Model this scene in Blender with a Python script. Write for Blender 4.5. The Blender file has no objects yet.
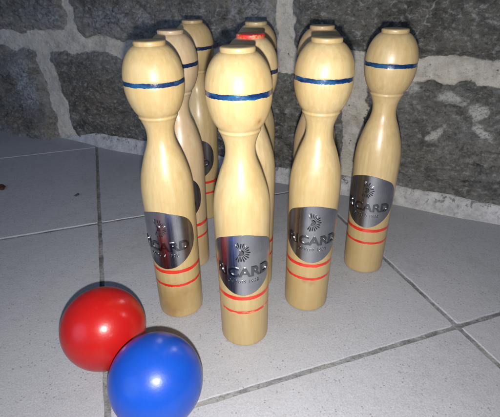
import bpy, bmesh, math, random
import numpy as np
from mathutils import Vector, Matrix, noise

sc = bpy.context.scene
COL = sc.collection
R = math.radians

# ---------------------------------------------------------------- camera, light, exposure
PITCH, ROLL, CAM_H = 0.49893, -0.011143, 0.27437
cam_d = bpy.data.cameras.new('camera')
cam = bpy.data.objects.new('camera', cam_d); COL.objects.link(cam)
fwd = Vector((0, math.cos(PITCH), -math.sin(PITCH)))
right = Vector((1, 0, 0)); up = right.cross(fwd)
r2 = right*math.cos(ROLL) + up*math.sin(ROLL)
u2 = -right*math.sin(ROLL) + up*math.cos(ROLL)
M = Matrix.Identity(4)
for i in range(3):
    M[i][0] = r2[i]; M[i][1] = u2[i]; M[i][2] = -fwd[i]
M[2][3] = CAM_H
cam.matrix_world = M
cam_d.sensor_width = 36; cam_d.lens = 36*412.88/500
cam_d.clip_start = 0.01; cam_d.clip_end = 100
sc.camera = cam

w = bpy.data.worlds.new('World'); sc.world = w; w.use_nodes = True
nt = w.node_tree; bg = nt.nodes['Background']
tc = nt.nodes.new('ShaderNodeTexCoord'); sx = nt.nodes.new('ShaderNodeSeparateXYZ')
rp = nt.nodes.new('ShaderNodeValToRGB')
nt.links.new(tc.outputs['Generated'], sx.inputs[0])
mr = nt.nodes.new('ShaderNodeMapRange'); mr.inputs[1].default_value = -1; mr.inputs[2].default_value = 1
nt.links.new(sx.outputs['X'], mr.inputs[0]); nt.links.new(mr.outputs[0], rp.inputs[0])
e = rp.color_ramp.elements
e[0].position = 0.15; e[0].color = (0.50, 0.66, 1.0, 1)
e[1].position = 0.75; e[1].color = (0.16, 0.18, 0.24, 1)
nt.links.new(rp.outputs[0], bg.inputs[0]); bg.inputs[1].default_value = 0.13

# the phone's flash: a small lamp just under the lens
fl = bpy.data.lights.new('flash', 'SPOT'); fl.energy = 8.4; fl.spot_size = R(152); fl.spot_blend = 1.0; fl.shadow_soft_size = 0.003
fl.color = (1.0, 0.975, 0.94)
flo = bpy.data.objects.new('flash', fl); COL.objects.link(flo)
flo.matrix_world = M.copy(); flo.location = Vector((0, 0, CAM_H)) - u2*0.019
# dim evening daylight from the open side on the left
al = bpy.data.lights.new('daylight', 'AREA'); al.specular_factor = .1; al.energy = 15.5; al.size = 1.8; al.shape = 'DISK'; al.color = (0.50, 0.66, 1.0)
alo = bpy.data.objects.new('daylight', al); COL.objects.link(alo)
alo.location = (-1.9, -1.3, 1.0)
alo.rotation_euler = (Vector((-0.3, 0.7, 0.15)) - alo.location).to_track_quat('-Z', 'Y').to_euler()

sc.view_settings.view_transform = 'Standard'; sc.view_settings.look = 'None'
sc.view_settings.gamma = 1; sc.view_settings.exposure = 0
sc.render.engine = 'CYCLES'
sc.cycles.use_denoising = True

# ---------------------------------------------------------------- helpers
def link(o, parent=None):
    COL.objects.link(o)
    if parent: o.parent = parent
    return o
def obj(name, me, mat=None, parent=None, smooth=True):
    o = bpy.data.objects.new(name, me); link(o, parent)
    if mat: me.materials.append(mat)
    if smooth:
        me.polygons.foreach_set('use_smooth', [True]*len(me.polygons))
    return o
def mesh(name, v, f):
    me = bpy.data.meshes.new(name); me.from_pydata(v, [], f); me.update(); return me
def tag(o, label=None, cat=None, group=None, kind=None):
    if label: o['label'] = label
    if cat: o['category'] = cat
    if group: o['group'] = group
    if kind: o['kind'] = kind
    return o

class N:
    """small node-tree writer"""
    def __init__(s, name):
        s.m = bpy.data.materials.new(name); s.m.use_nodes = True; s.t = s.m.node_tree
        s.b = s.t.nodes['Principled BSDF']
        s.oc = s.t.nodes.new('ShaderNodeTexCoord').outputs['Object']
    def L(s, a, b): s.t.links.new(a, b)
    def set(s, inp, val):
        if hasattr(val, 'links') or isinstance(val, bpy.types.NodeSocket): s.L(val, inp)
        else:
            if isinstance(val, (tuple, list)) and len(val) == 3 and inp.type == 'RGBA': val = (*val, 1)
            inp.default_value = val
    def mapping(s, scale=(1,1,1), loc=(0,0,0), src=None, rot=(0,0,0)):
        n = s.t.nodes.new('ShaderNodeMapping'); s.L(src or s.oc, n.inputs[0])
        s.set(n.inputs['Scale'], scale); s.set(n.inputs['Location'], loc); s.set(n.inputs['Rotation'], rot); return n.outputs[0]
    def noise(s, scale, detail=4, rough=.55, vec=None, dist=0):
        n = s.t.nodes.new('ShaderNodeTexNoise'); s.L(vec or s.oc, n.inputs['Vector'])
        n.inputs['Scale'].default_value = scale; n.inputs['Detail'].default_value = detail
        n.inputs['Roughness'].default_value = rough; n.inputs['Distortion'].default_value = dist
        return n.outputs['Fac']
    def voro(s, scale, vec=None, feat='F1', out='Distance', rand=1):
        n = s.t.nodes.new('ShaderNodeTexVoronoi'); s.L(vec or s.oc, n.inputs['Vector']); n.feature = feat
        n.inputs['Scale'].default_value = scale; n.inputs['Randomness'].default_value = rand; return n.outputs[out]
    def ramp(s, fac, stops, interp='LINEAR'):
        n = s.t.nodes.new('ShaderNodeValToRGB'); s.L(fac, n.inputs[0]); cr = n.color_ramp; cr.interpolation = interp
        while len(cr.elements) < len(stops): cr.elements.new(.5)
        for el, (p, c) in zip(cr.elements, stops):
            el.position = p
            if not isinstance(c, (tuple, list)): c = (c, c, c)
            el.color = (*c, 1)
        return n.outputs[0]
    def mix(s, fac, a, b, mode='MIX'):
        n = s.t.nodes.new('ShaderNodeMix'); n.data_type = 'RGBA'; n.blend_type = mode; n.clamp_factor = True
        s.set(n.inputs[0], fac); s.set(n.inputs[6], a); s.set(n.inputs[7], b); return n.outputs[2]
    def math(s, op, a, b=0., c=0.):
        n = s.t.nodes.new('ShaderNodeMath'); n.operation = op
        s.set(n.inputs[0], a); s.set(n.inputs[1], b)
        if op in ('MULTIPLY_ADD', 'SMOOTH_MIN'): s.set(n.inputs[2], c)
        return n.outputs[0]
    def attr(s, name):
        n = s.t.nodes.new('ShaderNodeAttribute'); n.attribute_name = name; return n.outputs['Fac']
    def sphere(s, c, r, soft):
        """1 inside a ball at c (object space), wobbly edge"""
        n = s.t.nodes.new('ShaderNodeVectorMath'); n.operation = 'DISTANCE'; s.L(s.oc, n.inputs[0]); n.inputs[1].default_value = c
        d = s.math('ADD', n.outputs['Value'], s.math('MULTIPLY', s.math('SUBTRACT', s.noise(260, 3), .5), r*1.2))
        m = s.t.nodes.new('ShaderNodeMapRange'); m.interpolation_type = 'SMOOTHSTEP'
        s.L(d, m.inputs[0]); m.inputs[1].default_value = r-soft; m.inputs[2].default_value = r+soft
        m.inputs[3].default_value = 1; m.inputs[4].default_value = 0
        return m.outputs[0]
    def z(s):
        n = s.t.nodes.new('ShaderNodeSeparateXYZ'); s.L(s.oc, n.inputs[0]); return n.outputs[2]
    def bump(s, h, dist, strength=1.0, prev=None):
        n = s.t.nodes.new('ShaderNodeBump'); s.L(h, n.inputs['Height'])
        n.inputs['Distance'].default_value = dist; n.inputs['Strength'].default_value = strength
        if prev: s.L(prev, n.inputs['Normal'])
        return n.outputs[0]
    def out(s, color=None, rough=None, metal=None, normal=None, coat=None, coat_r=None, spec=None, **k):
        for nm, v in (('Base Color', color), ('Roughness', rough), ('Metallic', metal), ('Normal', normal),
                      ('Coat Weight', coat), ('Coat Roughness', coat_r), ('Specular IOR Level', spec)):
            if v is not None: s.set(s.b.inputs[nm], v)
        for nm, v in k.items(): s.set(s.b.inputs[nm.replace('_', ' ')], v)
        return s.m

# ---------------------------------------------------------------- materials
def wood_mat(name, light, dark, seed, blots=(), red_top=False):
    n = N(name)
    grain_v = n.mapping((1, 1, .07), (seed, seed*.7, seed*.3))
    g1 = n.noise(330, 6, .6, grain_v)
    g2 = n.noise(75, 4, .55, grain_v, .8)
    big = n.noise(28, 3, .5, n.mapping((1, 1, .45), (seed*1.3, 0, seed)))
    c = n.mix(n.ramp(g1, [(.3, 0.), (.7, 1.)]), dark, light)
    c = n.mix(n.math('MULTIPLY', n.ramp(g2, [(.42, 0.), (.62, 1.)]), .14), c, tuple(x*.78 for x in dark))
    mot = n.noise(150, 4, .6, n.mapping((1, 1, .6), (seed, seed, 0)))
    c = n.mix(n.math('MULTIPLY', n.ramp(mot, [(.45, 0.), (.65, 1.)]), .22), c, (dark[0]*.85, dark[1]*.76, dark[2]*.6))
    c = n.mix(n.math('MULTIPLY', n.ramp(big, [(.4, 0.), (.68, 1.)]), .38), c, (dark[0]*.86, dark[1]*.76, dark[2]*.6))
    # short pores
    po = n.voro(420, n.mapping((1, 1, .09), (seed, 2, 3)))
    c = n.mix(n.math('MULTIPLY', n.ramp(po, [(.05, 1.), (.16, 0.)]), .30), c, (.30, .17, .06))
    # browner and darker towards the foot
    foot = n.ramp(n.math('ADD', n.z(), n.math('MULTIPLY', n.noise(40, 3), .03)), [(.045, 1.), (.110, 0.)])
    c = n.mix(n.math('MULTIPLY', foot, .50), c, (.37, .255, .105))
    smear = n.ramp(n.noise(60, 4, .6, n.mapping((1, 1, .8), (seed*3, 1, 2))), [(.60, 0.), (.72, 1.)])
    c = n.mix(n.math('MULTIPLY', smear, .30), c, (.36, .22, .09))
    for (p, r, soft, col, k) in blots:
        c = n.mix(n.math('MULTIPLY', n.sphere(p, r, soft), k), c, col)
    rough = .36
    if red_top:
        c = n.mix(n.math('MULTIPLY', n.ramp(n.z(), [(.2398, 0.), (.23995, 1.)]), .35), c, (.30, .20, .13))
        zz = n.math('ADD', n.z(), n.math('MULTIPLY', n.math('SUBTRACT', n.noise(170, 3, .6), .5), .0075))
        m = n.math('MULTIPLY', n.ramp(zz, [(.2378, 0.), (.2383, 1.)]), n.ramp(n.noise(120, 4, .7, n.mapping((1, 1, 1), (2, 9, 4))), [(.36, .25), (.46, 1.)]))
        c = n.mix(m, c, (.62, .018, .012))
    bmp = n.bump(g1, .00025, .35)
    bmp = n.bump(n.noise(45, 3), .0012, .22, bmp)
    bmp = n.bump(n.noise(1, 3, .6, n.mapping((30, 30, 620), (seed, 0, 0))), .00022, .35, bmp)
    return n.out(c, n.ramp(big, [(.3, .40), (.7, .50)]), normal=bmp, coat=.45, coat_r=.30, spec=.4)

def paint_mat(name, c1, c2, wear=(.60, .68), wood=(.62, .43, .20), scale=55):
    n = N(name)
    s = n.noise(90, 3, .6, n.mapping((1, 1, 3)))
    c = n.mix(n.ramp(s, [(.4, 0.), (.64, 1.)]), c1, c2)
    wn = n.noise(scale, 5, .7, n.mapping((1, 1, 4), (4, 2, 7)))
    c = n.mix(n.ramp(wn, [(wear[0], 0.), (wear[1], 1.)]), c, wood)
    return n.out(c, .28, coat=.5, coat_r=.15, normal=n.bump(n.noise(400, 3), .0004, .6))

def metal_mat(name, base, rough, k=1.0):
    n = N(name)
    # brushed around the curve, with small tarnish marks
    st = n.noise(1, 4, .6, n.mapping((900, 900, 20)))
    blo = n.noise(60, 4, .6)
    c = n.mix(n.ramp(blo, [(.35, 0.), (.7, 1.)]), tuple(x*.8 for x in base), base)
    n.b.inputs['Anisotropic'].default_value = .35
    return n.out(c, n.ramp(st, [(.3, rough*.8), (.7, rough*1.25)]), 1.0, n.bump(st, .00006, .35*k))

def ball_mat(name, c1, c2, seed):
    n = N(name)
    v = n.mapping((1, 1, 1), (seed, seed, seed))
    c = n.mix(n.noise(35, 4, .6, v), c1, c2)
    sc_ = n.ramp(n.noise(190, 3, .6, n.mapping((1, .2, 1), (seed, 1, 1))), [(.70, 0.), (.76, 1.)])
    c = n.mix(n.math('MULTIPLY', sc_, .25), c, tuple(min(1, x*1.2+.04) for x in c1))
    dust = n.ramp(n.voro(210, n.mapping((1, 1, 1), (seed, 2, 5))), [(.05, 1.), (.11, 0.)])
    dust = n.math('MULTIPLY', dust, n.ramp(n.noise(55, 2), [(.52, 0.), (.62, .8)]))
    c = n.mix(n.math('MULTIPLY', dust, .5), c, tuple(q*.35 for q in c1))
    fil = n.ramp(n.noise(24, 5, .7, n.mapping((1, 1, 3), (seed, 4, 1))), [(.5, 0.), (.7, 1.)])
    c = n.mix(n.math('MULTIPLY', fil, .22), c, tuple(q*.6 for q in c1))
    b = n.bump(n.noise(70, 3, .5, v), .0009, .25)
    b = n.bump(n.noise(700, 2, .5, v), .0001, .4, b)
    return n.out(c, n.ramp(fil, [(0., .32), (1., .46)]), normal=b, coat=.22, coat_r=.19, spec=.35)

# ---------------------------------------------------------------- floor: 30 cm glazed tiles
GA = R(18.498); GX, GY, GS = -0.03884, 0.20299, 0.30390
e0 = Vector((math.cos(GA), math.sin(GA), 0)); e1 = Vector((-math.sin(GA), math.cos(GA), 0))
rnd = random.Random(4)
n = N('glazed_tile')
base = n.mix(n.ramp(n.noise(7, 4, .55), [(.35, 0.), (.65, 1.)]), (.335, .340, .378), (.385, .390, .430))
base = n.mix(n.ramp(n.noise(900, 3, .7), [(.38, 0.), (.62, 1.)]), base, (.44, .445, .465))
fine = n.noise(420, 4, .65)
base = n.mix(n.math('MULTIPLY', n.ramp(fine, [(.55, 0.), (.68, 1.)]), .42), base, (.30, .27, .28))
wv = n.t.nodes.new('ShaderNodeVectorMath'); wv.operation = 'ADD'
n.L(n.oc, wv.inputs[0])
sp = n.voro(300, feat='F1')
gate = n.noise(60, 2, .5, n.mapping((1, 1, 1), (3, 5, 0)))
spk = n.math('MULTIPLY', n.ramp(sp, [(.13, 1.), (.24, 0.)]), n.ramp(gate, [(.47, 0.), (.56, 1.)]))
base = n.mix(n.math('MULTIPLY', spk, .55), base, (.13, .105, .10))
sp2 = n.voro(560, n.mapping((1, 1, 1), (9, 4, 0)))
gate2 = n.noise(110, 2, .5, n.mapping((1, 1, 1), (7, 1, 0)))
base = n.mix(n.math('MULTIPLY', n.math('MULTIPLY', n.ramp(sp2, [(.14, 1.), (.24, 0.)]), n.ramp(gate2, [(.54, 0.), (.62, 1.)])), .5), base, (.17, .14, .13))
stn = n.ramp(n.noise(26, 5, .7, n.mapping((1, 1, 1), (6, 3, 0))), [(.56, 0.), (.70, 1.)])
base = n.mix(n.math('MULTIPLY', stn, .22), base, (.20, .19, .19))
dirt = n.ramp(n.noise(11, 6, .65, n.mapping((1, 1, 1), (2, 8, 0))), [(.52, 0.), (.75, 1.)])
base = n.mix(n.math('MULTIPLY', dirt, .30), base, (.25, .245, .25))
b = n.bump(n.noise(520, 4, .6), .0005, .55)
b = n.bump(n.noise(110, 3, .5), .0010, .35, b)
TILE = n.out(base, n.ramp(fine, [(.3, .38), (.7, .58)]), normal=b, spec=.45)
n = N('grout')
g = n.noise(45, 5, .65)
c = n.mix(n.ramp(g, [(.35, 0.), (.62, 1.)]), (.10, .102, .108), (.29, .29, .30))
c = n.mix(n.math('MULTIPLY', n.ramp(n.noise(14, 4, .6, n.mapping((1, 1, 1), (5, 2, 0))), [(.5, 0.), (.6, 1.)]), .6), c, (.36, .35, .34))
c = n.mix(n.math('MULTIPLY', n.ramp(n.noise(300, 4, .7), [(.5, 0.), (.6, 1.)]), .4), c, (.04, .038, .034))
GROUT = n.out(c, .85, normal=n.bump(n.noise(420, 4, .7), .0015, .8))

v, f = [], []
gap = .0022
def tile_poly(cx, cy, inset, z, per, seed):
    h = GS/2 - gap - inset
    pts = []
    rr = .0016
    for k in range(4):
        ax = [(1, 0), (0, 1), (-1, 0), (0, -1)][k]; ay = [(0, 1), (-1, 0), (0, -1), (1, 0)][k]
        for j in range(per):
            t = (j/per*2-1)
            wob = noise.noise(Vector((cx*9+k*7.3+t*9, cy*9+seed, k)))*.0006 + noise.noise(Vector((cx*9+k*7.3+t*60, cy*9, 5)))*.00025
            px = ax[0]*(h+wob) + ay[0]*t*(h-rr*0); py = ax[1]*(h+wob) + ay[1]*t*(h-rr*0)
            if j == 0:
                px -= (ax[0]-ay[0])*rr*.35; py -= (ax[1]-ay[1])*rr*.35
            pts.append(e0*(cx+px) + e1*(cy+py) + Vector((0, 0, z)))
    return pts
for i in range(-8, 9):
    for j in range(-8, 9):
        cx = GX + (i+.5)*GS; cy = GY + (j+.5)*GS
        P = e0*cx + e1*cy
        if (P - Vector((-.54, .905, 0))).dot(Vector((.4526, .8917, 0))) > .25: continue
        near = P.length < 1.2
        per = 80 if near else 6
        dz = rnd.uniform(-.0003, .0003)
        rings = [tile_poly(cx, cy, a, z+dz, per, 1.7) for a, z in ((0, -.004), (0, -.0006), (.0003, -.00015), (.0008, 0))]
        o = len(v); m = len(rings[0])
        for rg in rings: v += rg
        for q in range(3):
            for k in range(m):
                f.append((o+q*m+k, o+q*m+(k+1) % m, o+(q+1)*m+(k+1) % m, o+(q+1)*m+k))
        f.append(tuple(o+3*m+k for k in range(m)))
fl_me = mesh('floor', v, f)
obj('floor', fl_me, TILE, smooth=False); tag(bpy.data.objects['floor'], kind='structure')
s = 2.6
go = obj('floor_joints', mesh('floor_joints', [(-s, -s, -.0013), (s, -s, -.0013), (s, s, -.0013), (-s, s, -.0013)], [(0, 1, 2, 3)]), GROUT, smooth=False)
tag(go, kind='structure')

# ---------------------------------------------------------------- stone wall (rough blocks set in mortar)
WO = Vector((-.5401, .9051, 0)); WD = Vector((.8917, -.4526, 0)); WN = Vector((.4526, .8917, 0))
def axis(parts):
    out = []
    for a, b_, st in parts:
        k = max(1, int(round((b_-a)/st))); out += [a+(b_-a)*i/k for i in range(k)]
    out.append(parts[-1][1]); return np.array(out)
S = axis([(-1.6, -.05, .02), (-.05, 1.12, .0016), (1.12, 2.6, .02)])
Z = axis([(-.01, .275, .0016), (.275, .7, .012)])
SS, ZZ = np.meshgrid(S, Z, indexing='ij')
def vnoise(x, y, seed):
    """smooth value noise, vectorised"""
    xi = np.floor(x).astype(np.int64); yi = np.floor(y).astype(np.int64); fx = x-xi; fy = y-yi
    def h(a, b_):
        q = (a*374761393 + b_*668265263 + seed*982451653) & 0xffffffff
        q = ((q ^ (q >> 13))*1274126177) & 0xffffffff
        return ((q ^ (q >> 16)) & 0xffff)/65535.
    ux = fx*fx*(3-2*fx); uy = fy*fy*(3-2*fy)
    return (h(xi, yi)*(1-ux)+h(xi+1, yi)*ux)*(1-uy) + (h(xi, yi+1)*(1-ux)+h(xi+1, yi+1)*ux)*uy
def fbm(x, y, sc_, seed, oct_=4, g=.5):
    t = 0; a = 1; tot = 0
    for o in range(oct_):
        t = t + a*(vnoise(x*sc_*2**o+17*o, y*sc_*2**o+31*o, seed+o)-.5); tot += a; a *= g
    return t/tot
stones = [  # quads (s, z) counter-clockwise from lower left; last number = extra bulge
    ([(-.16, .202), (.261, .199), (.254, .315), (-.16, .315)], .000),
    ([(.277, .197), (.652, .190), (.650, .315), (.268, .315)], .001),
    ([(.672, .192), (1.09, .203), (1.09, .315), (.673, .315)], .003),
    ([(-.15, -.02), (.186, -.02), (.150, .168), (-.15, .172)], .010),
    ([(.222, -.02), (.760, -.02), (.748, .160), (.186, .172)], .002),
    ([(.776, -.02), (1.21, -.02), (1.21, .172), (.778, .166)], .003),
]
for (a, b_) in ((-.62, -.185), (-1.1, -.65), (-1.7, -1.13)):
    stones += [([(a, -.02), (b_, -.02), (b_, .17), (a, .17)], .002), ([(a-.1, .2), (b_-.0, .2), (b_-.0, .315), (a-.1, .315)], 0.)]
for (a, b_) in ((1.24, 1.7), (1.73, 2.2), (2.23, 2.7)):
    stones += [([(a, -.02), (b_, -.02), (b_, .17), (a, .17)], .002), ([(a-.12, .2), (b_-.15, .2), (b_-.15, .315), (a-.12, .315)], 0.)]
for r_, z0 in ((0, .345), (1, .53)):
    x = -1.7 + r_*.17
    while x < 2.6:
        wd = .28 + .2*rnd.random(); stones.append(([(x, z0), (x+wd, z0), (x+wd, z0+.155), (x, z0+.155)], 0.)); x += wd+.028
ws = SS + fbm(SS, ZZ, 28, 11, 4)*.024 + fbm(SS, ZZ, 120, 71, 3, .6)*.0045
wz = ZZ + fbm(SS, ZZ, 24, 23, 4)*.022 + fbm(SS, ZZ, 120, 83, 3, .6)*.005
D = np.full(SS.shape, -1.); tone = np.zeros(SS.shape); bulge = np.zeros(SS.shape)
for k, (q, bl) in enumerate(stones):
    acc = 0
    for j in range(4):
        (x0, y0), (x1, y1) = q[j], q[(j+1) % 4]
        L_ = math.hypot(x1-x0, y1-y0); nx, ny = -(y1-y0)/L_, (x1-x0)/L_
        d = (ws-x0)*nx + (wz-y0)*ny
        acc = acc + np.exp(np.clip(-d/.007, -60, 60))
    d = -.007*np.log(acc)
    m = d > D
    D = np.where(m, d, D); tone = np.where(m, {2: 1., 5: .05, 0: .1, 1: .3, 3: .2, 4: .55}.get(k, rnd.random()), tone); bulge = np.where(m, bl, bulge)
def sstep(a, b_, x):
    t = np.clip((x-a)/(b_-a), 0, 1); return t*t*(3-2*t)
mask = sstep(-.0030, .0040, D)
body = sstep(-.001, .016, D)
h = body*(.006+bulge) + mask*(fbm(SS, ZZ, 13, 5, 5, .6)*.022 - np.abs(fbm(SS+ZZ*.6, ZZ*1.7, 34, 9, 5, .6))*.020 + .003)
h += (1-mask)*(fbm(SS, ZZ, 30, 40, 5, .6)*.008 - .0005) + fbm(SS, ZZ, 330, 57, 3, .7)*.0014
foot = 1-.65*sstep(.20, .24, SS)*sstep(.055, .028, ZZ)
h = h*foot
left = sstep(.21, .12, SS)*sstep(.06, .0, ZZ)
h += left*.012 + .010*sstep(.21, .12, SS)*sstep(.040, .022, ZZ+fbm(SS, ZZ, 20, 61, 3)*.02)*(SS > -.2)
# a long raised seam and a step low in the left block, a crack in the upper right one
crk = np.abs(SS-(.832+(ZZ-.219)*.45+fbm(ZZ*0+1, ZZ, 60, 3, 3)*.012))
crack = sstep(.0011, .0002, crk)*(ZZ > .212)*(ZZ < .33)
h -= crack*.0008
# bare light patches on the lower right block and pale crust along stone edges
def blob(s0, z0, a, b_, ang=0):
    c_, s_ = math.cos(ang), math.sin(ang); x = (SS-s0)*c_+(ZZ-z0)*s_; y = -(SS-s0)*s_+(ZZ-z0)*c_
    return np.clip(1-np.sqrt((x/a)**2+(y/b_)**2)+fbm(SS, ZZ, 85, 91, 5, .7)*1.5, 0, 1)
pale = np.maximum.reduce([blob(.915, .137, .019, .013, -.2), blob(.873, .104, .008, .024, -.75), blob(.925, .114, .007, .022, .85),
                          blob(.825, .158, .040, .012, -.1)*.8, blob(.880, .150, .035, .010, -.2)*.7])
pale = sstep(.22, .55, pale)
frost = blob(.118, .105, .045, .075, .1)*1.3 + blob(.36, .222, .11, .035)*.8 + blob(.22, .222, .07, .035)*.8 + blob(.62, .232, .05, .07)*.8 + blob(.5, .225, .1, .03)*.4
frost = np.clip(frost, 0, 1)
smear = np.clip(sstep(.040, .0, D)*1.1 + fbm(SS, ZZ, 22, 131, 6, .65)*2.2 - .35, 0, 1)*sstep(1.0, .35, SS)
brown = np.clip(blob(.30, .085, .12, .07) + blob(.10, .03, .12, .025), 0, 1)
P3 = WO[0] + WD[0]*SS - WN[0]*h, WO[1] + WD[1]*SS - WN[1]*h, ZZ
nv = SS.size; ns, nz = SS.shape
me = bpy.data.meshes.new('stone_wall')
co = np.stack(P3, -1).reshape(-1, 3).astype(np.float32)
idx = np.arange(nv).reshape(ns, nz)
qd = np.stack([idx[:-1, :-1], idx[1:, :-1], idx[1:, 1:], idx[:-1, 1:]], -1).reshape(-1, 4)
me.vertices.add(nv); me.vertices.foreach_set('co', co.ravel())
me.loops.add(qd.size); me.loops.foreach_set('vertex_index', qd.ravel().astype(np.int32))
me.polygons.add(len(qd)); me.polygons.foreach_set('loop_start', np.arange(0, qd.size, 4, dtype=np.int32))
me.polygons.foreach_set('loop_total', np.full(len(qd), 4, dtype=np.int32))
me.update()
for nm, arr in (('mask', mask), ('pale', pale), ('frost', frost), ('brown', brown), ('smear', smear), ('crack', crack), ('tone', tone)):
    a = me.attributes.new(nm, 'FLOAT', 'POINT'); a.data.foreach_set('value', arr.astype(np.float32).ravel())

n = N('rough_stone_and_mortar')
vv = n.mapping((1, 1, 1))
g1 = n.noise(48, 8, .72); g2 = n.noise(330, 5, .72); g3 = n.noise(13, 6, .62); g4 = n.noise(110, 6, .7, n.mapping((1, 1, 1.6), (3, 3, 3), rot=(0, .5, 0)))
st = n.mix(n.ramp(g1, [(.40, 0.), (.60, 1.)]), (.072, .069, .062), (.215, .205, .182))
st = n.mix(n.math('MULTIPLY', n.ramp(g3, [(.42, 0.), (.60, 1.)]), .7), st, (.215, .215, .210))
st = n.mix(n.math('MULTIPLY', n.ramp(n.attr('tone'), [(0., 0.), (1., 1.)]), .60), st, n.mix(n.ramp(g1, [(.4, 0.), (.6, 1.)]), (.045, .042, .030), (.125, .115, .085)))
st = n.mix(n.math('MULTIPLY', n.attr('brown'), .65), st, n.mix(n.ramp(g1, [(.4, 0.), (.6, 1.)]), (.075, .058, .040), (.23, .165, .11)))
st = n.mix(n.math('MULTIPLY', n.ramp(g4, [(.53, 0.), (.68, 1.)]), .75), st, (.42, .42, .41))
st = n.mix(n.math('MULTIPLY', n.ramp(g4, [(.33, 1.), (.44, 0.)]), .7), st, (.028, .027, .026))
st = n.mix(n.math('MULTIPLY', n.ramp(g2, [(.55, 0.), (.68, 1.)]), .40), st, (.34, .34, .33))
st = n.mix(n.math('MULTIPLY', n.ramp(g2, [(.36, 1.), (.46, 0.)]), .45), st, (.022, .022, .023))
fr = n.math('MULTIPLY', n.attr('frost'), n.ramp(n.noise(180, 5, .7), [(.38, 0.), (.60, 1.)]))
st = n.mix(n.math('MULTIPLY', fr, .9), st, (.46, .47, .50))
sm = n.math('MULTIPLY', n.attr('smear'), n.ramp(n.noise(140, 6, .72), [(.36, 0.), (.62, 1.)]))
st = n.mix(n.math('MULTIPLY', sm, .85), st, (.40, .385, .36))
pl = n.math('MULTIPLY', n.attr('pale'), n.ramp(n.noise(300, 4, .7), [(.34, 0.), (.52, 1.)]))
st = n.mix(n.math('MULTIPLY', pl, .85), st, (.60, .60, .57))
st = n.mix(n.math('MULTIPLY', n.attr('crack'), n.ramp(n.noise(150, 3), [(.4, .1), (.55, .8)])), st, (.42, .42, .40))
mo = n.mix(n.ramp(g1, [(.35, 0.), (.65, 1.)]), (.60, .545, .46), (.80, .75, .665))
mo = n.mix(n.math('MULTIPLY', n.ramp(n.noise(34, 7, .72, n.mapping((1, 1, 1), (8, 2, 4))), [(.50, 0.), (.66, 1.)]), .6), mo, (.27, .24, .20))
mo = n.mix(n.math('MULTIPLY', n.ramp(g3, [(.42, 0.), (.6, 1.)]), .35), mo, (.46, .45, .44))
mo = n.mix(n.math('MULTIPLY', n.ramp(g4, [(.56, 0.), (.7, 1.)]), .55), mo, (.24, .22, .19))
pit = n.ramp(n.voro(120, n.mapping((1, 1, 1), (2, 2, 2))), [(.10, 1.), (.17, 0.)])
mo = n.mix(n.math('MULTIPLY', pit, n.ramp(n.noise(40, 2), [(.5, 0.), (.6, .8)])), mo, (.07, .06, .055))
mk = n.ramp(n.math('ADD', n.attr('mask'), n.math('MULTIPLY', n.math('SUBTRACT', n.noise(90, 7, .75), .5), 1.5)), [(.30, 0.), (.62, 1.)])
c = n.mix(mk, mo, st)
bb = n.bump(g2, .0020, .7)
bb = n.bump(g4, .005, .7, bb)
bb = n.bump(g1, .008, .5, bb)
WALL = n.out(c, .82, normal=bb, spec=.35)
wo = obj('stone_wall', me, WALL)
tag(wo, 'rough dark grey stone block wall with pale mortar joints behind the pins', 'wall')

# back and top of the wall so that it has real thickness
bm = bmesh.new()
def wp(s_, z_, d_): return WO + WD*s_ + WN*d_ + Vector((0, 0, z_))
vs = [bm.verts.new(wp(a, z_, d_)) for a in (-1.6, 2.6) for z_ in (-.01, .7) for d_ in (.0, .25)]
for q in ((0, 1, 3, 2), (4, 6, 7, 5), (2, 3, 7, 6), (1, 5, 7, 3)): bm.faces.new([vs[k] for k in q])
m2 = bpy.data.meshes.new('wall_core'); bm.to_mesh(m2); bm.free()
obj('wall_core', m2, WALL, wo, smooth=False)

# mortar skirt along the foot of the wall
S2 = axis([(.13, 1.12, .0018), (1.12, 2.6, .02)]); T = np.linspace(0, 1, 26)
s_, t_ = np.meshgrid(S2, T, indexing='ij')
hgt = .0235 + fbm(s_, s_*0, 16, 3, 4)*.012 + fbm(s_, s_*0, 60, 8, 2)*.0035
wid = .0205 + fbm(s_, s_*0, 12, 33, 3)*.007 + fbm(s_, s_*0, 50, 38, 2)*.002
grow = sstep(.17, .32, s_)
hgt = hgt*(.12+.88*grow); wid = wid*(.6+.4*grow)
hump = .025*sstep(.05, .0, np.abs(s_-.265)-.02)
out_ = wid*(1-t_)**1.25 + (-.002)*1 ; zz_ = hgt*t_**.85 + hump*0
lump = fbm(s_*1, t_*.03, 45, 19, 3)*.0025*np.sin(np.pi*np.clip(t_, 0, 1)*.9+.1)
out_ = out_ + .0075*t_ + lump; zz_ = zz_ + lump*.6 - .0015*(1-t_)
co = np.stack([WO[0]+WD[0]*s_-WN[0]*out_, WO[1]+WD[1]*s_-WN[1]*out_, zz_], -1).reshape(-1, 3)
# a last row that runs back into the wall
na, nb = s_.shape
idx = np.arange(na*nb).reshape(na, nb)
faces = np.stack([idx[:-1, :-1], idx[1:, :-1], idx[1:, 1:], idx[:-1, 1:]], -1).reshape(-1, 4).tolist()
cl = co.tolist(); o = len(cl)
for i in range(na): cl.append((co[i*nb+nb-1]+np.array([WN[0], WN[1], 0])*.02).tolist())
for i in range(na-1): faces.append((int(idx[i, nb-1]), int(idx[i+1, nb-1]), o+i+1, o+i))
n = N('skirt_mortar')
g = n.noise(70, 6, .65)
c = n.mix(n.ramp(g, [(.35, 0.), (.62, 1.)]), (.40, .395, .40), (.62, .61, .61))
mo_ = n.ramp(n.noise(150, 5, .7, n.mapping((1, 1, .8), (3, 1, 0))), [(.54, 0.), (.62, 1.)])
zc = n.ramp(n.math('ADD', n.z(), n.math('MULTIPLY', n.noise(60, 4), .018)), [(.012, 0.), (.030, 1.)])
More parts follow.
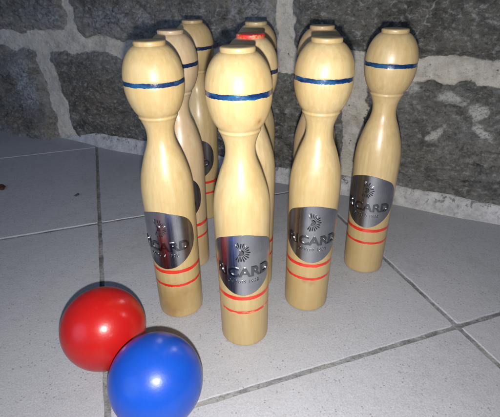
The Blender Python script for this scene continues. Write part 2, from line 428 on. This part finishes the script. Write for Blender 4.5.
c = n.mix(n.math('MULTIPLY', mo_, n.math('MULTIPLY_ADD', zc, .75, .12)), c, (.07, .072, .06))
c = n.mix(n.math('MULTIPLY', n.ramp(n.noise(420, 4, .7), [(.55, 0.), (.68, 1.)]), .4), c, (.18, .17, .17))
SK = n.out(c, .8, normal=n.bump(n.noise(180, 6, .7), .004, .7))
obj('mortar_skirt', mesh('mortar_skirt', cl, faces), SK, wo)

# ---------------------------------------------------------------- wooden pins
KEY = [(0, .0186), (.0004, .0196), (.0013, .0203), (.004, .0205), (.03, .0206), (.06, .0208), (.085, .0212), (.105, .0215), (.120, .0217),
       (.130, .0213), (.139, .0200), (.148, .0176), (.157, .0147), (.164, .0120), (.1695, .0108), (.1735, .0107), (.1770, .0111),
       (.1795, .0118), (.1820, .0127), (.1845, .0137), (.187, .0146)]
def cr(keys, z):
    for i in range(len(keys)-1):
        if z <= keys[i+1][0]: break
    z0, a0 = keys[i]; z1, a1 = keys[i+1]; t = (z-z0)/(z1-z0)
    def sl(j):
        j0, j1 = max(0, j-1), min(len(keys)-1, j+1); return (keys[j1][1]-keys[j0][1])/(keys[j1][0]-keys[j0][0])
    m0, m1 = sl(i)*(z1-z0), sl(i+1)*(z1-z0)
    return (2*t**3-3*t*t+1)*a0+(t**3-2*t*t+t)*m0+(-2*t**3+3*t*t)*a1+(t**3-t*t)*m1
HKEY = [(.1800, .0100), (.1878, .0145), (.1905, .0166), (.1945, .0187), (.2000, .0207), (.2055, .0219), (.211, .0223), (.216, .0222), (.2205, .0216), (.2257, .0202),
        (.2300, .0182), (.2335, .0157), (.2362, .0128), (.24, .007)]
def head_r(z): return cr(HKEY, z)
BLUE_Z, RED1_Z, RED2_Z = .2128, .0533, .0385
def groove(z, c_, w_, d_):
    return d_*math.exp(-((z-c_)/w_)**4)
def rad(z):
    if z < .1820: r_ = cr(KEY, z)
    else: r_ = head_r(z)
    return r_ - groove(z, BLUE_Z, .0019, .00045) - groove(z, RED1_Z, .0020, .00018) - groove(z, RED2_Z, .0015, .00015)
SEG = 96
def lathe(prof, seg=SEG, cap=(True, True)):
    v, f = [], []
    for (z_, r_) in prof:
        v += [(r_*math.cos(2*math.pi*k/seg), r_*math.sin(2*math.pi*k/seg), z_) for k in range(seg)]
    for i in range(len(prof)-1):
        for k in range(seg):
            f.append((i*seg+k, i*seg+(k+1) % seg, (i+1)*seg+(k+1) % seg, (i+1)*seg+k))
    if cap[0]: f.append(tuple(range(seg-1, -1, -1)))
    if cap[1]: f.append(tuple((len(prof)-1)*seg+k for k in range(seg)))
    return v, f
prof = [(z_, rad(z_)) for z_ in [0, .0004, .0008, .0013, .0025] + [.004+.0015*i for i in range(20)]]
prof += [(.0345+.0005*i, rad(.0345+.0005*i)) for i in range(46)]
prof += [(.0580+.0025*i, rad(.0580+.0025*i)) for i in range(49)]
prof += [(.1815, rad(.1815)), (.1829, .0131), (.1840, .0135), (.1849, .0139), (.1856, .0143), (.1862, .01475), (.1867, .0149), (.1873, .01485), (.1877, .0147)]
prof += [(z_, rad(z_)) for z_ in np.arange(.1883, .2100, .0009)]
prof += [(z_, rad(z_)) for z_ in np.arange(.2100, .2158, .0003)]
prof += [(z_, rad(z_)) for z_ in np.arange(.2160, .2363, .0009)]
zt = prof[-1][0]
prof += [(.2367, .0119), (.2369, .0112)]
# keep it monotone
prof = sorted({round(a, 6): b_ for a, b_ in prof}.items())
bv, bf = lathe(prof)
body_me = mesh('pin_body', bv, bf)
tprof = [(.2360, .0100), (.2364, .0110), (.2370, .01135), (.2388, .01145), (.2396, .0113), (.2400, .0106), (.24005, .0060), (.2400, .0006)]
tv, tf = lathe(tprof)
tip_me = mesh('pin_tip', tv, tf)

def band(c_, half, seed, jit, gapk=0.):
    """hand-painted ring with an uneven brush edge"""
    v, f = [], []; seg = 240; rows = 7
    for k in range(seg):
        a = 2*math.pi*k/seg; x, y = math.cos(a), math.sin(a)
        def ns_(q, sc_): return noise.noise(Vector((x*sc_+seed, y*sc_+q, seed*1.7)))
        up_ = half*(1+jit*(ns_(0, 3)*.8+ns_(3, 14)*.5)); lo = half*(1+jit*(ns_(9, 3)*.8+ns_(7, 14)*.6))
        sh = ns_(5, 1.5)*half*jit*.5
        for j in range(rows):
            t = j/(rows-1); z_ = c_+sh-lo+(up_+lo)*t
            off = .00016*math.sin(math.pi*min(1, max(0, t)))**.5 if 0 < t < 1 else -.00003
            r_ = rad(z_)+off
            v.append((r_*x, r_*y, z_))
    for k in range(seg):
        for j in range(rows-1):
            k2 = (k+1) % seg; f.append((k*rows+j, k2*rows+j, k2*rows+j+1, k*rows+j+1))
    return mesh('band', v, f)

# metal plaque: shield outline on the unrolled cylinder
LT, LB = .1139, .0570
OUT = [(0, 3), (.01, 14), (.044, 30), (.08, 43), (.12, 54), (.18, 64), (.25, 71), (.35, 77), (.45, 79), (.55, 79), (.64, 76), (.72, 70), (.8, 60), (.87, 48), (.92, 37), (.96, 26), (.985, 15), (1, 3)]
def halfang(t): return R(cr(OUT, t))
def plaque():
    v, f = [], []; n1, n2 = 70, 90
    def row_r(z_): return cr(KEY, z_)
    ts = [0.5-0.5*math.cos(math.pi*i/n1) for i in range(n1+1)]
    for i, t in enumerate(ts):
        z_ = LT+(LB-LT)*t; ha = halfang(t)
        for j in range(n2+1):
            u = -1+2*j/n2; a = u*ha
            zc_ = z_
            r_ = row_r(zc_)+.00050
            v.append((r_*math.sin(a), -r_*math.cos(a), zc_))
    for i in range(n1):
        for j in range(n2):
            a = i*(n2+1)+j; f.append((a, a+n2+1, a+n2+2, a+1))
    # turned-down rim
    ring = [j for j in range(n2+1)] + [i*(n2+1)+n2 for i in range(1, n1+1)] + [n1*(n2+1)+j for j in range(n2-1, -1, -1)] + [i*(n2+1) for i in range(n1-1, 0, -1)]
    o = len(v)
    for k in ring:
        x, y, z_ = v[k]; r_ = math.hypot(x, y); q = (r_-.0006)/r_; v.append((x*q, y*q, z_))
    m = len(ring)
    for k in range(m):
        f.append((ring[k], ring[(k+1) % m], o+(k+1) % m, o+k))
    return mesh('plaque', v, f)
plaque_me = plaque()

def wrap(bm_, zbase, lift):
    """bend a flat (x, y) relief of the given depth (z) round the pin"""
    for vt in bm_.verts:
        x, y, d = vt.co
        z_ = zbase+y; r0 = cr(KEY, z_)+.0005; a = x/.0213; r_ = r0+lift+d
        vt.co = (r_*math.sin(a), -r_*math.cos(a), z_)
def slice_x(bm_, step=.0009):
    xs = [vt.co.x for vt in bm_.verts]; x = min(xs)+step
    while x < max(xs):
        bmesh.ops.bisect_plane(bm_, geom=bm_.verts[:]+bm_.edges[:]+bm_.faces[:], plane_co=(x, 0, 0), plane_no=(1, 0, 0)); x += step
def text_mesh(txt, height, width, zbase, depth, bold, bev, space=1.0):
    cu = bpy.data.curves.new('txt', 'FONT'); cu.body = txt; cu.size = 1; cu.align_x = 'CENTER'; cu.space_character = space
    cu.offset = bold; cu.resolution_u = 5
    o = bpy.data.objects.new('txt', cu); COL.objects.link(o)
    dg = bpy.context.evaluated_depsgraph_get(); dg.update()
    me_ = bpy.data.meshes.new_from_object(o.evaluated_get(dg))
    COL.objects.unlink(o); bpy.data.objects.remove(o)
    bm_ = bmesh.new(); bm_.from_mesh(me_)
    xs = [q.co.x for q in bm_.verts]; ys = [q.co.y for q in bm_.verts]
    kx = width/(max(xs)-min(xs)); ky = height/(max(ys)-min(ys)); mx = (max(xs)+min(xs))/2; my = (max(ys)+min(ys))/2
    for q in bm_.verts: q.co = ((q.co.x-mx)*kx, (q.co.y-my)*ky, 0)
    bmesh.ops.remove_doubles(bm_, verts=bm_.verts, dist=1e-6)
    slice_x(bm_)
    top = bm_.faces[:]
    r_ = bmesh.ops.extrude_face_region(bm_, geom=top)
    vs = [g for g in r_['geom'] if isinstance(g, bmesh.types.BMVert)]
    for q in vs: q.co.z += depth
    wrap(bm_, zbase, -.0001)
    bmesh.ops.recalc_face_normals(bm_, faces=bm_.faces)
    m_ = bpy.data.meshes.new('lettering'); bm_.to_mesh(m_); bm_.free(); return m_
word_me = text_mesh('RICARD', .0092, .0450, .0803, .00070, .030, 0, 1.02)
small_me = text_mesh('DEPUIS 1932', .0029, .0250, .0712, .00035, .004, 0, 1.15)
def emblem():
    bm_ = bmesh.new()
    def ridge(pts, hgt):
        """pts: outline (x, y); raised with a central crest"""
        vs = [bm_.verts.new((x, y, 0)) for x, y in pts]
        cx = sum(p[0] for p in pts)/len(pts); cy = sum(p[1] for p in pts)/len(pts)
        c_ = bm_.verts.new((cx, cy, hgt))
        for k in range(len(vs)): bm_.faces.new((vs[k], vs[(k+1) % len(vs)], c_))
    K = 15
    for k in range(K):
        a = R(118-236*k/(K-1))
        ro = .0088+.0008*(k % 2) ; ri = .0030; wo = .00075; wi = .00020
        dx, dy = math.cos(a)*.86, math.sin(a); px, py = -math.sin(a), math.cos(a)
        pts = [(dx*ri-px*wi, dy*ri-py*wi), (dx*ro*.9-px*wo, dy*ro*.9-py*wo), (dx*ro, dy*ro), (dx*ro*.9+px*wo, dy*ro*.9+py*wo), (dx*ri+px*wi, dy*ri+py*wi)]
        ridge(pts, .0009)
    # the round heart of the sun with its notch on the left
    pts = [(.0031*math.cos(R(a)), .0031*math.sin(R(a))) for a in range(-120, 121, 20)] + [(-.0002, 0)]
    vs = [bm_.verts.new((x, y, .0)) for x, y in pts]; vt = [bm_.verts.new((x*.7+.0002, y*.7, .0008)) for x, y in pts]
    for k in range(len(pts)): bm_.faces.new((vs[k], vs[(k+1) % len(pts)], vt[(k+1) % len(pts)], vt[k]))
    bm_.faces.new(vt)
    for q in bm_.verts: q.co.x -= .0020
    wrap(bm_, .0985, -.0001)
    bmesh.ops.recalc_face_normals(bm_, faces=bm_.faces)
    m_ = bpy.data.meshes.new('emblem'); bm_.to_mesh(m_); bm_.free(); return m_
emblem_me = emblem()

METAL = metal_mat('brushed_plaque_metal', (.50, .51, .54), .27, .8)
RELIEF = metal_mat('shaded_relief_metal', (.21, .215, .23), .25, 1.5)  # same metal as the plaque, embossing shade put into a darker colour for legibility
BLUE = paint_mat('blue_gloss_paint', (.004, .018, .085), (.010, .075, .19), (.66, .74))
BLUE_DARK = paint_mat('navy_gloss_paint', (.004, .014, .05), (.006, .025, .10), (.70, .78))
RED = paint_mat('red_gloss_paint', (.60, .022, .012), (.72, .05, .028), (.64, .70))
RED_WORN = paint_mat('worn_red_paint', (.60, .022, .012), (.72, .05, .028), (.545, .60), scale=70)
CREAM, TAN = (.585, .462, .248), (.495, .358, .162)
def polar(deg, z_, k=1.):
    a = R(deg); r_ = (head_r(z_) if z_ > .183 else cr(KEY, z_))*k; return (r_*math.sin(a), -r_*math.cos(a), z_)
PINS = [
 # name key, base x, base y, tip shift px-lean (deg), facing (deg), light, dark, blots, red tip, blue, red2, label
 ('front left',  -.0676, .3107, -.45, -27, CREAM, TAN, [(polar(10, .018), .014, .008, (.33, .19, .065), .55), (polar(38, .030), .005, .004, (.28, .15, .05), .45), (polar(-10, .008), .008, .004, (.26, .14, .05), .45)], 0, BLUE, RED, 'pale wooden pin standing right behind the red ball, whole plaque turned slightly left'),
 ('centre', -.0058, .2753, -.2, 0, CREAM, TAN, [(polar(40, .1955), .0032, .0016, (.42, .25, .09), .75), (polar(20, .036), .005, .003, (.45, .28, .11), .5), (polar(42, .1955), .0013, .001, (.25, .13, .05), .7)], 0, BLUE, RED_WORN, 'nearest and largest wooden pin in the middle, small brown knot low on its head'),
 ('right of centre', .0540, .3176, .62, 6, CREAM, TAN, [(polar(-12, .0375), .003, .002, (.30, .16, .06), .7), (polar(5, .034), .003, .002, (.34, .18, .07), .5)], 0, BLUE, RED, 'wooden pin just right of the nearest pin, with dark stains below its lower red stripe'),
 ('far right', .1246, .3750, -.2, -10, (.58, .455, .25), (.48, .35, .17), [], 0, BLUE, RED, 'rightmost wooden pin, standing apart on the tile joint in front of the wall'),
 ('behind front left', -.0672, .3866, 0, -35, (.60, .47, .315), (.51, .375, .225), [], 0, BLUE_DARK, RED, 'pinkish wooden pin directly behind the front left pin, between it and the back row'),
 ('back left', -.0610, .4946, 0, -36, (.58, .45, .25), (.47, .34, .165), [], 0, BLUE_DARK, RED, 'farthest left wooden pin at the back, darker yellow, half hidden behind the pinkish pin'),
 ('back centre', .0083, .4648, 0, -150, (.60, .47, .27), (.49, .36, .18), [], 0, BLUE_DARK, RED, 'wooden pin at the back centre, behind the pin with the red top'),
 ('red top', .0019, .3493, 0, -120, (.62, .49, .28), (.51, .38, .20), [(polar(20, .2325), .0012, .0004, (.62, .02, .01), .9)], 1, BLUE_DARK, RED, 'wooden pin with red paint on its top, hidden behind the nearest pin'),
 ('back right', .0684, .4132, 0, -100, (.60, .45, .27), (.48, .34, .18), [], 0, BLUE_DARK, RED, 'wooden pin at the back right, almost covered by the pin in front of it'),
]
for i, (key, x, y, lean, face, lt_, dk_, blots, redtop, blue, red2, label) in enumerate(PINS):
    root = bpy.data.objects.new('wooden_pin', None); COL.objects.link(root); root.empty_display_size = .05
    d_ang = math.atan2(-y, -x)+math.pi/2 + R(face)
    if abs(lean): zoff = abs(math.sin(R(lean)))*.0200
    else: zoff = 0
    root.matrix_world = Matrix.Translation((x, y, .00012+zoff)) @ Matrix.Rotation(R(lean), 4, 'Y') @ Matrix.Rotation(d_ang, 4, 'Z')
    tag(root, label, 'skittle pin', 'wooden skittle pins standing on the tiles')
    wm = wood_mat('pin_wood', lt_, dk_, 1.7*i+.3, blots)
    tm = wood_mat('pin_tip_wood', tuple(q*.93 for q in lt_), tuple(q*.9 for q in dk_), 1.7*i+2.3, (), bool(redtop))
    obj('body', body_me if i == 0 else body_me.copy(), None, root); bpy.data.objects[-1] if False else None
    b_ = root.children[0]; b_.data.materials.clear(); b_.data.materials.append(wm); b_.data.polygons.foreach_set('use_smooth', [True]*len(b_.data.polygons))
    tme = tip_me if i == 0 else tip_me.copy(); tme.materials.clear()
    t_ = obj('tip', tme, tm, root)
    if redtop: t_['label'] = 'flat round tip painted red'
    obj('blue_stripe', band(BLUE_Z, .00175, 3.1+i, .34), blue, root)
    obj('red_stripe', band(RED1_Z, .00185, 7.1+i, .25), RED, root)
    obj('red_stripe', band(RED2_Z, .00140, 11.7+i, .40), red2, root)
    def shared(me_, mat, name, parent, smooth=True):
        o_ = bpy.data.objects.new(name, me_); link(o_, parent)
        if not me_.materials: me_.materials.append(mat)
        me_.polygons.foreach_set('use_smooth', [smooth]*len(me_.polygons)); return o_
    pq = shared(plaque_me, METAL, 'plaque', root)
    shared(word_me, RELIEF, 'lettering', pq, False); shared(small_me, RELIEF, 'lettering', pq, False); shared(emblem_me, RELIEF, 'emblem', pq, False)

# ---------------------------------------------------------------- the two balls
def ball(name, x, y, r_, mat, label, seed):
    bm_ = bmesh.new(); bmesh.ops.create_uvsphere(bm_, u_segments=128, v_segments=80, radius=r_)
    for q in bm_.verts:
        k = 1+.004*noise.noise(q.co*35+Vector((seed, 0, 0))); q.co *= k
    lo = min(q.co.z for q in bm_.verts)
    for q in bm_.verts: q.co.z -= lo
    m_ = bpy.data.meshes.new(name); bm_.to_mesh(m_); bm_.free()
    o_ = obj(name, m_, mat); o_.location = (x, y, 0); o_.rotation_euler.z = seed
    return tag(o_, label, 'ball', 'wooden balls lying on the tiles')
ball('wooden_ball', -.1182, .2456, .0329, ball_mat('red_lacquer', (.36, .006, .006), (.44, .009, .007), 3), 'glossy red ball lying on the tiles left of the pins', 1.)
ball('wooden_ball', -.0667, .1958, .0324, ball_mat('blue_lacquer', (.005, .050, .35), (.007, .068, .42), 8), 'glossy blue ball at the bottom edge, in front of the red ball', 2.)

# ---------------------------------------------------------------- bits of debris
def chip(name, x, y, size, flat, mat, seed, label, cat, group=None):
    bm_ = bmesh.new(); bmesh.ops.create_icosphere(bm_, subdivisions=3, radius=1)
    for q in bm_.verts:
        k = 1+.7*noise.noise(q.co*1.5+Vector((seed, 3, 1)))+.3*noise.noise(q.co*4+Vector((seed, 0, 1)))
        q.co = Vector((q.co.x*size*k, q.co.y*size*.55*k, (q.co.z*flat+.25*flat*math.sin(q.co.x*3))*k))
    lo = min(q.co.z for q in bm_.verts)
    for q in bm_.verts: q.co.z -= lo
    m_ = bpy.data.meshes.new(name); bm_.to_mesh(m_); bm_.free()
    o_ = obj(name, m_, mat); o_.location = (x, y, .0001); o_.rotation_euler.z = seed
    return tag(o_, label, cat, group)
n = N('dry_leaf'); LEAF = n.out(n.mix(n.noise(300, 4), (.03, .012, .012), (.10, .03, .022)), .6)
n = N('dark_crumb'); CR = n.out(n.mix(n.noise(500, 4), (.03, .022, .02), (.10, .07, .055)), .8)
chip('leaf_scrap', -.384, .578, .0085, .0016, LEAF, 2.2, 'dark reddish scrap of dry leaf on the tile at the left edge', 'leaf')
chip('crumb', -.2565, .548, .0034, .0012, CR, .8, 'small dark crumb on the tile left of the pins, near the wall', 'crumb')
